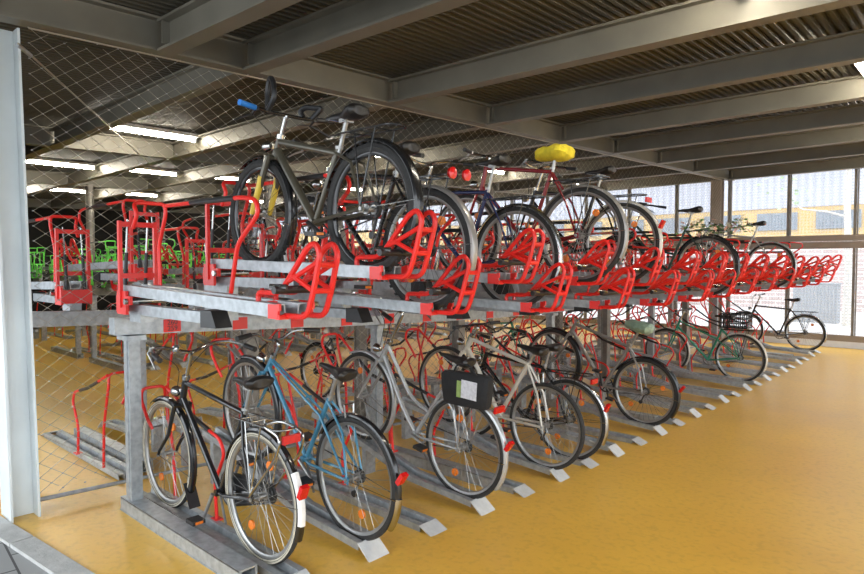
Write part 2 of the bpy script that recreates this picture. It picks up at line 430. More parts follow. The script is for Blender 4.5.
# dark far wall, and an added unseen side wall that darkens the back bays
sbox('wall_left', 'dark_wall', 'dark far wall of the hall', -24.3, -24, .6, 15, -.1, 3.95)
b = MB(); b.bb(-24, -7.2, .80, .92, .1, 3.6); struct(b.build('wall_light_block', M['dark_wall'], smooth=False), 'added unseen side wall keeping daylight off the back bays')

# ------------------------------------------------------------------ outdoors behind the facade
b = MB(); b.bb(-45, 30, 15.2, 60, -.05, .04); struct(b.build('ground_outside', M['ground'], smooth=False), 'pale paving outside the facade')
ey = 26.0
bld = empty('neighbour_building', (-10, ey, 0)); tag(bld, 'white ribbed building with yellow window band seen through the screen', 'building')
b = MB(); b.bb(-40, 40, 0, 6, 3.80, 9.5); b.build('ribbed_cladding', M['cladding'], bld, False)
b = MB(); b.bb(-40, 40, .05, 6, 2.62, 3.80); b.build('yellow_band', M['yellow_wall'], bld, False)
b = MB(); b.bb(-40, 40, .1, 6, 0, 2.62); b.build('brick_base', M['brick'], bld, False)
wmesh = None
for k in range(-4, 9):
    X = 10 - 3.53 - 1.35 - 1.95 * k + .6
    b = MB(); b.bb(X - .66, X + .66, -.01, .1, 2.98, 3.62)
    for q in (-.66, -.22, .22, .66): b.bb(X + q - .02, X + q + .02, -.03, .02, 2.98, 3.62)
    b.build('window', M['shutter'], bld, False)
b = MB(); b.bb(-.55, .55, 0, .5, 0, 1.1); b.bb(-.58, .58, -.02, .52, 1.1, 1.14); o = b.build('utility_cabinet', M['grey_box'], smooth=False, loc=(-3.9, 20.5, .04)); tag(o, 'grey utility cabinet outside behind the facade screen', 'cabinet')
tr = empty('bare_tree', (-3.05, 20, .04)); tag(tr, 'slim pale tree with one low side branch outside the facade', 'tree')
b = MB(); b.tube([(0, 0, 0), (.02, 0, 1.6), (-.04, 0, 3.2), (-.02, .1, 5.2)], [.11, .09, .08, .05], 10)
b.tube([(-.03, 0, 2.95), (-.5, 0, 3.12), (-1.1, .05, 3.22), (-1.5, .1, 3.5)], [.035, .025, .02, .01], 6); b.build('trunk', M['bark'], tr)
b = MB(); 
for i in range(26):
    c = Vector((-1.4 + random.gauss(0, .3), random.gauss(0, .3), 3.75 + random.gauss(0, .22)))
    R3 = Matrix.Rotation(random.random() * 6, 3, 'Z') @ Matrix.Rotation(random.random() * 3, 3, 'X'); b.box(c, (.11, .07, .004), R3)
o = b.build('leaves', M['pale_leaf'], tr, False); o['kind'] = 'stuff'

# ------------------------------------------------------------------ lamps
def lamp_proto(L):
    r = empty('tube_light')
    b = MB(); b.bb(-.075, .075, -L / 2 - .04, L / 2 + .04, .03, .075); b.build('housing', M['white_plastic'], r, False)
    b = MB(); b.tube([(0, -L / 2, 0), (0, L / 2, 0)], .026, 10); b.build('tube', M['tube_light'], r)
    b = MB(); b.bb(-.03, .03, -L / 2 - .03, -L / 2, -.03, .04); b.bb(-.03, .03, L / 2, L / 2 + .03, -.03, .04); b.build('end_socket', M['white_plastic'], r, False)
    return r
lp = lamp_proto(1.35); lt = tree_of(lp); first = True; k = 0
LAMPS = [(-8.25, 3.50, 'first lit tube light behind the net fence'), (-7.6, 6.6, 'second lit tube light behind the net fence'), (-7.6, 9.8, 'third lit tube light behind the net fence'), (-7.6, 12.9, 'fourth lit tube light behind the net fence, nearest facade'),
         (-1.25, 3.48, 'nearest lit tube light above the open yellow floor'), (-.95, 6.68, 'second lit tube light above the open yellow floor'), (-.85, 9.8, 'third lit tube light above the open yellow floor'), (-.85, 13, 'lit tube light above open floor, closest to the facade')]
for j, X in enumerate((-12.0, -16.5)):
    for i, Y in enumerate((3.5, 5.0, 6.6, 9.8, 12.9)):
        LAMPS.append((X, Y, '%s lit tube light in the %s back bay counted from the left' % (ORD[i], ('middle', 'farthest')[j])))
for (X, Y, lab) in LAMPS:
    z = roof_z(Y) - .085
    if first: o = lp; o.location = (X, Y, z); first = False
    else: o = dup(lt, (X, Y, z))[0]
    tag(o, lab, 'ceiling light', 'tube lights under the roof deck')

# ------------------------------------------------------------------ net fence
fence = empty('net_fence', (XB, 1.2, .2)); tag(fence, 'diamond steel cable net with bottom rail hung between column and facade', 'fence')
NZ0, NZ1 = .24, 3.2
b = MB(); dy, dz = .132, .094; y0 = 1.2; y1 = 14.1
def wire(b, p, q, r=.0018): b.tube([p, q], r, 3)
def zb(Y): return zf(Y) + .10
def zt(Y): return 3.21 + (Y - 1) * .0257
nyc = int((y1 - y0) / dy)
import itertools
for i in range(nyc):
    for sgn in (1, -1):
        pass
# diagonals as long straight cables clipped to the net's outline
slope = dz / dy
for sgn in (1, -1):
    c0 = -60 * dz
    for k in range(-150, 160):
        cc = k * dz + 1.7
        # z = cc + sgn*slope*(y-y0)
        pts = []
        N = 120
        inside = None; st = None
        for q in range(N + 1):
            y = y0 + (y1 - y0) * q / N; z = cc + sgn * slope * (y - y0)
            ins = zb(y) <= z <= zt(y)
            if ins and st is None: st = (y, z)
            if ins: en = (y, z)
            if (not ins or q == N) and st is not None:
                if en[0] > st[0] + .05:
                    wire(b, (0, st[0] - 1.2, st[1] - .2), (0, en[0] - 1.2, en[1] - .2))
                st = None
b.build('net', M['wire'], fence)
b = MB()
for i in range(int((8 - y0) / (dy / 2))):      # crimps at the crossings
    y = y0 + i * dy / 2
    for k in range(40):
        z = 1.7 + (k - 20) * dz + (dz / 2 if i % 2 else 0)
        if zb(y) < z < zt(y): b.box((0, y - 1.2, z - .2), (.006, .010, .006))
b.build('crimps', M['alu'], fence, False)
b = MB(); b.tube([(0, 0, zf(1.2) + .08 - .2), (0, 1.2, zf(2.4) + .08 - .2), (0, 3.2, zf(4.4) + .08 - .2), (0, 6, zf(7) - .12), (0, 12.9, -.12)], .014, 8); b.build('bottom_rail', M['galv'], fence)
b = MB(); b.tube([(0, 0, 3.0), (0, 12.9, 3.33)], .006, 6); b.build('top_cable', M['wire'], fence)
cb = empty('brace_cable', (-4.5, 1.15, 3.1)); tag(cb, 'thin diagonal brace cable running from the column top into the hall', 'cable')
cb.name = 'brace_cable'
b = MB(); b.tube([(0, 0, 0), (-4.5, 2.75, .05)], .007, 6); b.build('rod', M['wire'], cb)
b = MB(); b.cyl((-.02, .0, .0), (-.2, .12, .0), .014, 8); b.build('turnbuckle', M['galv'], cb)

# ------------------------------------------------------------------ rack parts
def chan(hw, h, tw, t=.006):
    return [(-hw, 0), (-hw, h), (-tw - .004, h), (-tw + .004, t), (tw - .004, t), (tw + .004, h), (hw, h), (hw, 0), (hw - t, 0), (hw - t, h - t), (tw + .01, h - t), (tw + .002, 0), (-tw - .002, 0), (-tw - .01, h - t), (-hw + t, h - t), (-hw + t, 0)]
PROF_L = chan(.072, .042, .03)
PROF_U = chan(.082, .060, .032)
RAISED = [(0, 0), (-.10, .035), (-.7, .075), (-1.10, .19), (-1.45, .29), (-1.85, .35)]
LOW = [(0, 0), (-.10, .002), (-1.82, .012)]
def rail_top(kind, dx):     # trough height above the floor at dx (negative) from the tip
    T = sorted((RAISED if kind else LOW)); return lerp_table(T, dx) + .008

def make_rail(kind, coat='red'):
    r = empty('wheel_rail'); P = (RAISED if kind else LOW)
    path = list(reversed(P[1:]))
    b = MB(); b.sweep(path, PROF_L); b.build('channel', M['galv'], r, False)
    z1 = P[1][1] + .042
    b = MB(); b.add([(-.10, -.074, z1), (-.10, .074, z1), (0, .074, .002), (0, -.074, .002), (-.104, -.074, z1 - .006), (-.104, .074, z1 - .006), (-.012, .074, 0), (-.012, -.074, 0)],
                    [(0, 3, 2, 1), (4, 5, 6, 7), (0, 1, 5, 4), (2, 3, 7, 6), (0, 4, 7, 3), (1, 2, 6, 5)]); b.build('end_plate', M['plate'], r, False)
    if kind:
        for x in (-1.2, -1.75):
            b = MB(); b.bb(x - .025, x + .025, -.05, .05, 0.0, rail_top(1, x) - .012)
            b.build('support_foot', M['galv'], r, False)
    # front hoop, tall, plus lower rear hoop and the guide bar between them
    zr = rail_top(kind, -1.55); zb_ = rail_top(kind, -1.0) + .03
    h = MB(); y = .075
    h.tube(fillet([(-1.55, y, zr + .03), (-1.57, y, zr + .35), (-1.68, y, zr + .68), (-1.66, y - .01, zr + .76), (-1.66, -y - .01, zr + .76), (-1.70, -y, zr + .68), (-1.60, -y, zr + .56), (-1.58, -y + .02, zr + .50)], .04), .0105, 8)
    h.build('front_hoop', M[coat], r)
    g = MB(); g.tube(fillet([(-1.0, y, zb_), (-1.02, y, zb_ + .22), (-.90, y, zb_ + .42), (-.95, y, zb_ + .50), (-1.25, y, zb_ + .57), (-1.66, y, zr + .75)], .05), .0105, 8)
    g.build('guide_bar', M[coat], r)
    g = MB(); g.box((-1.0, y, zb_ + .002), (.07, .05, .008)); g.build('foot_plate', M[coat], r, False)
    g = MB(); g.tube([(-1.08, y, zb_ + .53), (-1.25, y, zb_ + .572), (-1.48, y, (zb_ + .57) * .45 + (zr + .75) * .55)], .0135, 8); g.build('black_sleeve', M['black_plastic'], r)
    return r

TL = 1.64
def make_tray(coat='red', high=0):
    r = empty('upper_tray')
    # origin: tray end at the lever side, at the height of the tray's top; tray runs to -X and climbs a little
    sl = .045 / TL
    def zt_(x): return -x * sl
    b = MB(); b.sweep([(-TL, TL * sl - .06), (0, -.06)], PROF_U); b.build('channel', M['galv'], r, False)
    b = MB(); b.bb(-TL - .02, -.72, -.035, .035, -.135, -.075); b.bb(-TL - .14 if high else -TL + .0, -TL + .16, -.04, .04, -.36 if high else -.18, -.13); b.build('support_arm', M['galv'], r, False)
    b = MB(); b.add([(-.74, -.045, -.155), (-.74, .045, -.155), (-.74, .045, -.065), (-.74, -.045, -.065), (-.58, -.045, -.150), (-.58, .045, -.150), (-.63, .045, -.065), (-.63, -.045, -.065)],
                    [(0, 3, 2, 1), (4, 5, 6, 7), (0, 1, 5, 4), (2, 3, 7, 6), (0, 4, 7, 3), (1, 2, 6, 5)]); b.build('end_cap', M['black_plastic'], r, False)
    # lifting lever: two hoops with braces and cross bars
    h = MB(); rr = .0125
    for y in (-.046, .046):
        h.tube(fillet([(-.19, y, -.005), (-.19, y, .045), (-.02, y, .045), (.065, y, .125), (.18, y, .240), (.235, y, .262), (.267, y, .215), (.22, y, .06), (.175, y, -.05), (.02, y, -.05)], .045, 5), rr, 8)
        h.tube([(.25, y, .18), (.05, y, .10)], rr * .9, 8)
        h.tube([(.07, y, .125), (.222, y, .062)], rr * .9, 8)
        h.box((-.005, y * 1.9, -.032), (.075, .012, .062)); h.box((.028, y * 1.45, -.055), (.03, abs(y) * 1.1, .02)); h.box((-.19, y, -.002), (.06, .05, .008))
        h.box((.035, y * 1.9, -.012), (.016, .012, .03))
    for (x, z) in ((.25, .17), (.222, .062)): h.tube([(x, -.046, z), (x, .046, z)], rr, 8)
    h.build('lifting_lever', M[coat], r)
    b = MB(); b.tube([(.09, -.15, .065), (.09, .16, .065)], .017, 10); gp = b.build('lever_grip', M['black_plastic'], r)
    for y in (-.125, .13):
        b = MB(); b.tube([(.055, y - .02, .082), (.12, y + .02, .078)], [.009, .011], 8)
        b.build('latch_button', M['chrome'], gp)
    # pivot end: bracket, lifting frame, gas springs
    b = MB(); b.bb(-TL - .02, -TL + .11, -.105, -.088, -.13, .01); b.bb(-TL - .02, -TL + .11, .088, .105, -.13, .01); b.bb(-TL + .11, -TL + .17, -.105, -.088, -.07, -.02); b.bb(-TL - .03, -TL - .012, -.105, .105, -.12, -.02)
    b.build('pivot_bracket', M[coat], r, False)
    b = MB(); b.cyl((-TL + .14, -.125, -.05), (-TL + .14, .125, -.05), .018, 12); b.build('pivot_pin', M['chrome'], r)
    b = MB()
    for y in (-.105, .105): b.box((-TL + .04, y, .17), (.026, .02, .52))
    for z in (.10, .41): b.box((-TL + .04, 0, z), (.022, .21, .03))
    b.build('lift_frame', M[coat], r, False)
    for y in (-.06, .06):
        b = MB(); b.cyl((-TL - .01, y, -.02), (-TL + .02, y, .24), .011, 8); gs = b.build('gas_spring', M['black_plastic'], r)
        b = MB(); b.cyl((-TL + .02, y, .24), (-TL + .045, y, .44), .006, 8); b.build('piston_rod', M['chrome'], gs)
    # front wheel hoops
    y = .09
    b = MB(); b.tube(fillet([(-TL + .14, y, TL * sl - .01), (-TL + .13, y, .28), (-TL + .23, y, .47), (-TL + .22, y, .53), (-TL + .20, -y, .53), (-TL + .26, -y, .46), (-TL + .20, -y, .38)], .04), .012, 8); b.build('front_hoop', M[coat], r)
    b = MB(); b.tube(fillet([(-.67, y, .02), (-.60, y, .27), (-.40, y, .42), (-.42, y, .49), (-.55, y, .51), (-TL + .22, y, .52)], .05), .012, 8); b.build('guide_bar', M[coat], r)
    b = MB(); b.tube([(-.62, y, .512), (-TL + .55, y, .517)], .0155, 8); b.build('black_sleeve', M['black_plastic'], r)
    return r

def flip(o):  # rotation for the opposite face of a double rack
    return (0, 0, PI)

LBL = {}
# near row (bikes pushed in from the camera's side)
NR = 25
rail_hold = {0: 'black city bike', 1: 'blue bike', 3: 'silver ladies bike', 5: 'white road-style bike', 6: 'black bike behind the white one', 9: 'grey bike with the pale green saddle cover', 16: 'green bike with basket', 24: 'black bike nearest the facade'}
pr = [make_rail(0), make_rail(1)]; prt = [tree_of(p) for p in pr]
used = [False, False]
RAIL_X = -2.48
near_rails = []
def railY(n): return 2.29 + .495 * n
for i in range(NR):
    n = i - 1; kind = 1 if n % 2 == 0 else 0; Y = railY(n)
    if not used[kind]: o = pr[kind]; used[kind] = True; o.location = (RAIL_X, Y, zf(Y))
    else: o = dup(prt[kind], (RAIL_X, Y, zf(Y)))[0]
    if i in rail_hold: lab = '%s galvanised floor rail under the %s' % ('raised' if kind else 'flat', rail_hold[i])
    else: lab = 'empty %s galvanised floor rail, %s rail from the left end of front rack' % ('raised' if kind else 'flat', ORD[i])
    tag(o, lab, 'bike rack rail', 'floor rails of the front rack')

XH = [(1.6, -2.19), (2.12, -2.22), (3.06, -2.25), (4.05, -2.28), (5.03, -2.33), (6.02, -2.37), (7.0, -2.43), (7.99, -2.49), (8.97, -2.52), (12.9, -2.49), (20, -2.49)]
def high_y(k): return 2.12 + .985 * k
def low_y(k): return 1.60 + .985 * k
def tray_pos(kind, k):
    Y = high_y(k) if kind else low_y(k)
    X = lerp_table(XH, Y) - (0 if kind else .11 * max(0, 1 - (Y - 1.5) / 5))
    return X, Y, zf(Y) + (1.60 if kind else 1.417)
tray_hold = {(1, 0): 'black mountain bike', (0, 1): 'black bike with twin red rear lights', (0, 2): 'navy bike', (1, 2): 'maroon bike with yellow saddle cover', (1, 3): 'black bike with pale mudguards', (0, 6): 'dark green bike with flowers', (0, 9): 'silver bike nearest the facade'}
pts_ = [make_tray('red', 0), make_tray('red', 1)]; ptt = [tree_of(q) for q in pts_]; fst = [True, True]
for k in range(13):
    for kind in (0, 1):
        X, Y, Z = tray_pos(kind, k)
        if fst[kind]: o = pts_[kind]; o.location = (X, Y, Z); fst[kind] = False
        else: o = dup(ptt[kind], (X, Y, Z))[0]
        if (kind, k) in tray_hold: lab = '%s tray of the front rack under the %s' % ('high' if kind else 'low', tray_hold[(kind, k)])
        else: lab = 'empty %s tray with red lever, %s of its height from the left, front rack' % ('high' if kind else 'low', ORD[k])
        tag(o, lab, 'bike rack tray', 'upper trays of the front rack')

# frames and beams
def make_frame(h=1.27, xlen=1.35):
    b = MB(); b.bb(-.10, xlen, -.055, .055, .0, .008); b.bb(-.10, xlen, -.05, -.038, 0, .085); b.bb(-.10, xlen, .038, .05, 0, .085)
    b.bb(-.10, xlen, -.05, .05, .078, .088); r = b.build('rack_frame', M['galv'], None, False)
    b = MB(); b.bb(-.042, .042, -.035, .035, .088, h - .16); b.bb(-.02, .02, -.042, .042, .088, h - .16); b.build('post', M['galv'], r, False)
    b = MB(); b.bb(-.085, .075, -.06, .06, h - .16, h - .13); b.build('cap_plate', M['galv'], r, False)
    return r
XP = -4.08
fr = make_frame(); frt = tree_of(fr)
def sag_beam(name, X, z0, h, wd, y0, y1, m, label, frames, posts=(), rot=0):
    r = empty(name, (X, y0, 0)); tag(r, label, 'bike rack'); V = []; ys = [y0] + [t for t in (2.29, 3.27, 4.28, 5.25, 6.3, 8, 10, 12) if y0 < t < y1] + [y1]
    b = MB()
    for y in ys:
        z = zf(y) + z0; V += [(-wd / 2, y - y0, z), (wd / 2, y - y0, z), (wd / 2, y - y0, z + h), (-wd / 2, y - y0, z + h)]
    n = len(ys); Fc = []
    for i in range(n - 1):
        for j in range(4): Fc.append((i * 4 + j, i * 4 + (j + 1) % 4, i * 4 + 4 + (j + 1) % 4, i * 4 + 4 + j))
    Fc += [(0, 1, 2, 3), ((n - 1) * 4 + 3, (n - 1) * 4 + 2, (n - 1) * 4 + 1, (n - 1) * 4)]
    b.add(V, Fc); b.build('beam', m, r, False)
    global fr
    for Y in frames:
        if fr is not None: o = fr; fr = None; o.location = (.0, Y - y0, zf(Y))
        else: o = dup(frt, (.0, Y - y0, zf(Y)), (0, 0, rot))[0]
        o.parent = r
    for (px, Y) in posts:
        b = MB(); b.bb(-.034, .034, -.033, .033, 0, z0 + .0); b.bb(-.08, .08, -.06, .06, 0, .012); b.bb(-.045, -.034, -.05, .05, 0, z0); b.bb(.034, .045, -.05, .05, 0, z0)
        b.build('post', M['galv_dull'], r, False, loc=(px - X, Y - y0, zf(Y)))
    return r
rb = sag_beam('double_deck_bike_rack', XP + .02, 1.145, .105, .09, 1.5, 13.9, M['galv'], 'front double-deck bike rack with full left end post and red number plates', (1.62, 3.72, 6.6, 9.6, 12.6), ((XP, 2.47), (XP, 4.87), (XP, 8.1), (XP, 11.1)))
def text_mesh(txt, size, m, parent, loc, rot):
    cu = bpy.data.curves.new('digits', 'FONT'); cu.body = txt; cu.size = size; cu.extrude = .0008; cu.align_x = 'CENTER'; cu.align_y = 'CENTER'; cu.space_line = .85
    t = bpy.data.objects.new('digits', cu); sc.collection.objects.link(t)
    dg = bpy.context.evaluated_depsgraph_get(); me = bpy.data.meshes.new_from_object(t.evaluated_get(dg)); bpy.data.objects.remove(t)
    me.materials.clear(); me.materials.append(m); o = link_mesh('digits', me, parent, loc); o.rotation_euler = rot; return o
for i in range(12):
    for j in range(2 if i else 1):
        Y = 1.86 + .985 * i + (.0 if j == 0 else -.49); b = MB(); b.box((0, 0, 0), (.004, .115, .085)); z = zf(Y) + 1.195
        pl = b.build('number_plate', M['red'], rb, False, loc=(.048, Y - 1.5, z))
        if i == 0 and j == 0: text_mesh('260\n259', .046, M['black_plastic'], pl, (.003, 0, 0), (PI / 2, 0, PI / 2))

# back face of the same double rack (bikes pushed in from the far side)
sag_beam('double_deck_bike_rack', -4.93, 1.145, .105, .09, 1.2, 13.9, M['galv'], 'double-deck bike rack directly behind the net fence', (2.02, 5.8, 9.6, 12.6), ((-4.9, 2.83), (-4.9, 4.26), (-4.9, 8.2)), PI)
rails2 = [0, 0]
for i in range(25):
    n = i - 1; kind = 1 if n % 2 == 0 else 0; Y = railY(n) + .05
    o = dup(prt[kind], (-6.55, Y, zf(Y)), (0, 0, PI))[0]
    tag(o, '%s %s rail behind the net fence, counted from the left column' % (ORD[i], 'raised' if kind else 'flat'), 'bike rack rail', 'floor rails of the back rack')
for k in range(12):
    for kind in (0, 1):
        Y = (2.15 if kind else 1.62) + .985 * k
        o = dup(ptt[kind], (-6.70, Y, zf(Y) + (1.60 if kind else 1.417)), (0, 0, PI))[0]
        tag(o, '%s %s tray behind the net fence, counted from the left column' % (ORD[k], 'high' if kind else 'low'), 'bike rack tray', 'upper trays of the back rack')

# second double rack across the aisle; its left half has green fittings
gr_tray = [make_tray('green_coat', 0), make_tray('green_coat', 1)]; grt = [tree_of(q) for q in gr_tray]; gr_rail = [make_rail(0), make_rail(1)]; grr = [tree_of(p) for p in gr_rail]
usedg = [False, False]; ug = [False, False]; cnt = 0
RX = -11.35
for side in (0, 1):
    for k in range(10):
        for kind in (0, 1):
            Y = 4.1 + .5 * kind + 1.0 * k; rot = (0, 0, PI * side); X = RX + (1.78 if side == 0 else -2.5); green = (Y < 7.5 and side == 1) or Y < 5.3
            z = zf(Y) + (1.60 if kind else 1.417)
            if green:
                if not usedg[kind]: o = gr_tray[kind]; usedg[kind] = True; o.location = (X, Y, z); o.rotation_euler = rot
                else: o = dup(grt[kind], (X, Y, z), rot)[0]
            else: o = dup(ptt[kind], (X, Y, z), rot)[0]
            sd = 'near' if side == 0 else 'far'
            tag(o, '%s %s tray with %s lever on the %s face of the distant rack' % (ORD[k], 'high' if kind else 'low', 'green' if green else 'red', sd), 'bike rack tray', 'upper trays of the distant rack')
            X = RX + (1.5 if side == 0 else -2.2)
            if green and side == 1:
                if not ug[kind]: o = gr_rail[kind]; ug[kind] = True; o.location = (X, Y + .2, zf(Y)); o.rotation_euler = rot
                else: o = dup(grr[kind], (X, Y + .2, zf(Y)), rot)[0]
            else: o = dup(prt[kind], (X, Y + .2, zf(Y)), rot)[0]
            tag(o, '%s %s floor rail on the %s face of the distant rack' % (ORD[k], 'raised' if kind else 'flat', sd), 'bike rack rail', 'floor rails of the distant rack')
for s_, X, rot in ((0, RX, 0), (1, RX - .75, PI)):
    sag_beam('double_deck_bike_rack', X, 1.145, .105, .09, 3.7, 13.9, M['galv_dull'], '%s row of the distant double-deck bike rack across the aisle' % ('near', 'far')[s_], (3.9, 7.5, 10.5, 13.3), (), rot)

# a third, farthest rack, all green, against the dark wall
for k in range(8):
    for kind in (0, 1):
        Y = 3.6 + .5 * kind + 1.0 * k; o = dup(grt[kind], (-17.0, Y, zf(Y) + (1.60 if kind else 1.417)))[0]
        tag(o, '%s %s green tray of the farthest rack by the dark wall' % (ORD[k], 'high' if kind else 'low'), 'bike rack tray', 'green trays of the farthest rack')
for k in range(8):
    for kind in (0, 1):
        Y = 3.6 + .5 * kind + 1.0 * k
        o = dup(grt[kind], (-20.5, Y, zf(Y) + (1.60 if kind else 1.417)), (0, 0, PI))[0]
        tag(o, '%s %s green tray on the wall side of the farthest rack' % (ORD[k], 'high' if kind else 'low'), 'bike rack tray', 'green trays of the farthest rack')
        o = dup(grr[kind], (-17.2, Y + .2, zf(Y)))[0]
        tag(o, '%s %s green-hooped floor rail of the farthest rack' % (ORD[k], 'raised' if kind else 'flat'), 'bike rack rail', 'floor rails of the farthest rack')
sag_beam('double_deck_bike_rack', -18.75, 1.145, .105, .09, 3.3, 11.7, M['galv_dull'], 'farthest double-deck bike rack with green trays by the dark wall', (3.5, 6.5, 9.5, 11.6))

# ------------------------------------------------------------------ bicycles
WC = {}
def wheel_meshes(R, tw, tyre, rim, spokem, hub, wall=None):
    key = (R, tw, tyre, rim, spokem, hub, wall)
    if key in WC: return WC[key]
    t = tw / 2; rc = R - t
    b = MB(); b.revolve_xz((0, 0, 0), [(rc + t * math.cos(a), t * math.sin(a)) for a in [2 * PI * i / 8 for i in range(8)]], 56)
    if tw > .044:      # tread blocks
        for i in range(72):
            a = 2 * PI * i / 72; y = (.010, -.010)[i % 2]
            Rm = Matrix.Rotation(-a, 3, 'Y'); b.box((math.cos(a) * (R + .001), y, math.sin(a) * (R + .001)), (.008, .018, .015), Rm)
    ty = b.mesh('tyre', M[tyre])
    rr = R - tw + .003
    b = MB(); b.revolve_xz((0, 0, 0), [(rr + .004, -.012), (rr + .004, .012), (rr - .012, .010), (rr - .018, .004), (rr - .018, -.004), (rr - .012, -.010)], 56)
    ri = b.mesh('rim', M[rim])
    wl = None
    if wall:
        b = MB()
        for sy in (-1, 1):
            b.revolve_xz((0, 0, 0), [(rr + .004, sy * (t * .76)), (rr + .018, sy * (t * 1.06)), (rr + .024, sy * t * .98), (rr + .008, sy * t * .5)], 56)
        wl = b.mesh('tyre_wall', M[wall])
    b = MB(); ns = 32
    for i in range(ns):
        a = 2 * PI * i / ns; sy = 1 if i % 2 else -1; off = (1 if (i // 2) % 2 else -1) * 1.15
        p = (math.cos(a + off) * .02, sy * .026, math.sin(a + off) * .02); q = (math.cos(a) * (rr - .014), 0, math.sin(a) * (rr - .014)); b.tube([p, q], .0013, 4)
    sp = b.mesh('spokes', M[spokem])
    b = MB(); b.cyl((0, -.035, 0), (0, .035, 0), .014, 12); b.cyl((0, -.03, 0), (0, -.024, 0), .026, 14); b.cyl((0, .024, 0), (0, .03, 0), .026, 14); b.cyl((0, -.06, 0), (0, .06, 0), .006, 8); b.cyl((0, -.068, 0), (0, -.055, 0), .011, 6); b.cyl((0, .055, 0), (0, .068, 0), .011, 6)
    hb = b.mesh('hub', M[hub])
    WC[key] = (ty, ri, sp, hb, wl); return WC[key]

def add_wheel(root, name, loc, P):
    ty, ri, sp, hb, wl = wheel_meshes(P['R'], P['tw'], P['tyre'], P['rim'], P['spokes'], 'alu', P.get('wall'))
    wv = link_mesh(name, ty, root, loc)
    link_mesh('rim', ri, wv); link_mesh('spokes', sp, wv); link_mesh('hub', hb, wv)
    if wl: link_mesh('tyre_wall', wl, wv)
    if P.get('reflect', True):
        for a in P.get('ra', (2.2, 5.3)):
            b = MB(); b.revolve_xz((math.cos(a) * P['R'] * .58, 0, math.sin(a) * P['R'] * .58), [(0.001, -.007), (.026, -.006), (.026, .006), (.001, .007)], 12)
            b.build('spoke_reflector', M['orange_lens'], wv)
    return wv

def guard(root, c, R, w_, a0, a1, m, name='mudguard', tip=None):
    r = R + .014; prof = [(r - .008, -w_ / 2), (r + .004, -w_ / 2 * .7), (r + .009, 0), (r + .004, w_ / 2 * .7), (r - .008, w_ / 2), (r - .010, w_ / 2), (r + .001, w_ / 2 * .66), (r + .006, 0), (r + .001, -w_ / 2 * .66), (r - .010, -w_ / 2)]
    b = MB(); b.revolve_xz(c, prof, 26, a0, a1); g = b.build(name, m, root)
    if tip:
        b = MB(); p2 = [(rr_ + .002, y * 1.04) for rr_, y in prof]; b.revolve_xz(c, p2, 10, tip[0], tip[1]); b.build('mudguard_tip', M[tip[2]], g)
    return g

def saddle_mesh(root, x, z, m, L=.27, W=.16, cover=None, tilt=0.0, name='saddle'):
    secs = [(.0, .030, .012, -.004), (.06, .036, .018, 0), (.12, .045, .022, -.002), (.17, .085, .028, .002), (.22, .145, .034, .010), (.255, .155, .032, .014), (.27, .11, .02, .012)]
    if cover: secs = [(.0, .05, .018, -.004), (.03, .085, .03, 0), (.08, .11, .036, .004), (.13, .14, .040, -.002), (.17, .16, .045, .006), (.21, .18, .042, .004), (.245, .17, .036, .006), (.265, .10, .02, 0)]
    k = L / .27; kw = W / .16; rings = []
    gx = 1.0 if not cover else 1.12
    for (s, wd, hh, dz) in secs:
        ring = []; X = x + L * .58 - s * k * (1 if not cover else 1.08); 
        for j in range(14):
            a = 2 * PI * j / 14; yy = math.cos(a) * wd / 2 * kw * gx; zz = math.sin(a) * hh * (1.0 if math.sin(a) > 0 else 1.3) * gx
            if cover: yy += random.uniform(-.009, .009); zz += random.uniform(-.009, .009) + (.012 if math.sin(a) > 0 else 0)
            ring.append((X, yy, z + dz + zz + tilt * (X - x)))
        rings.append(ring)
    b = MB(); b.loft(rings); return b.build(name, m, root)

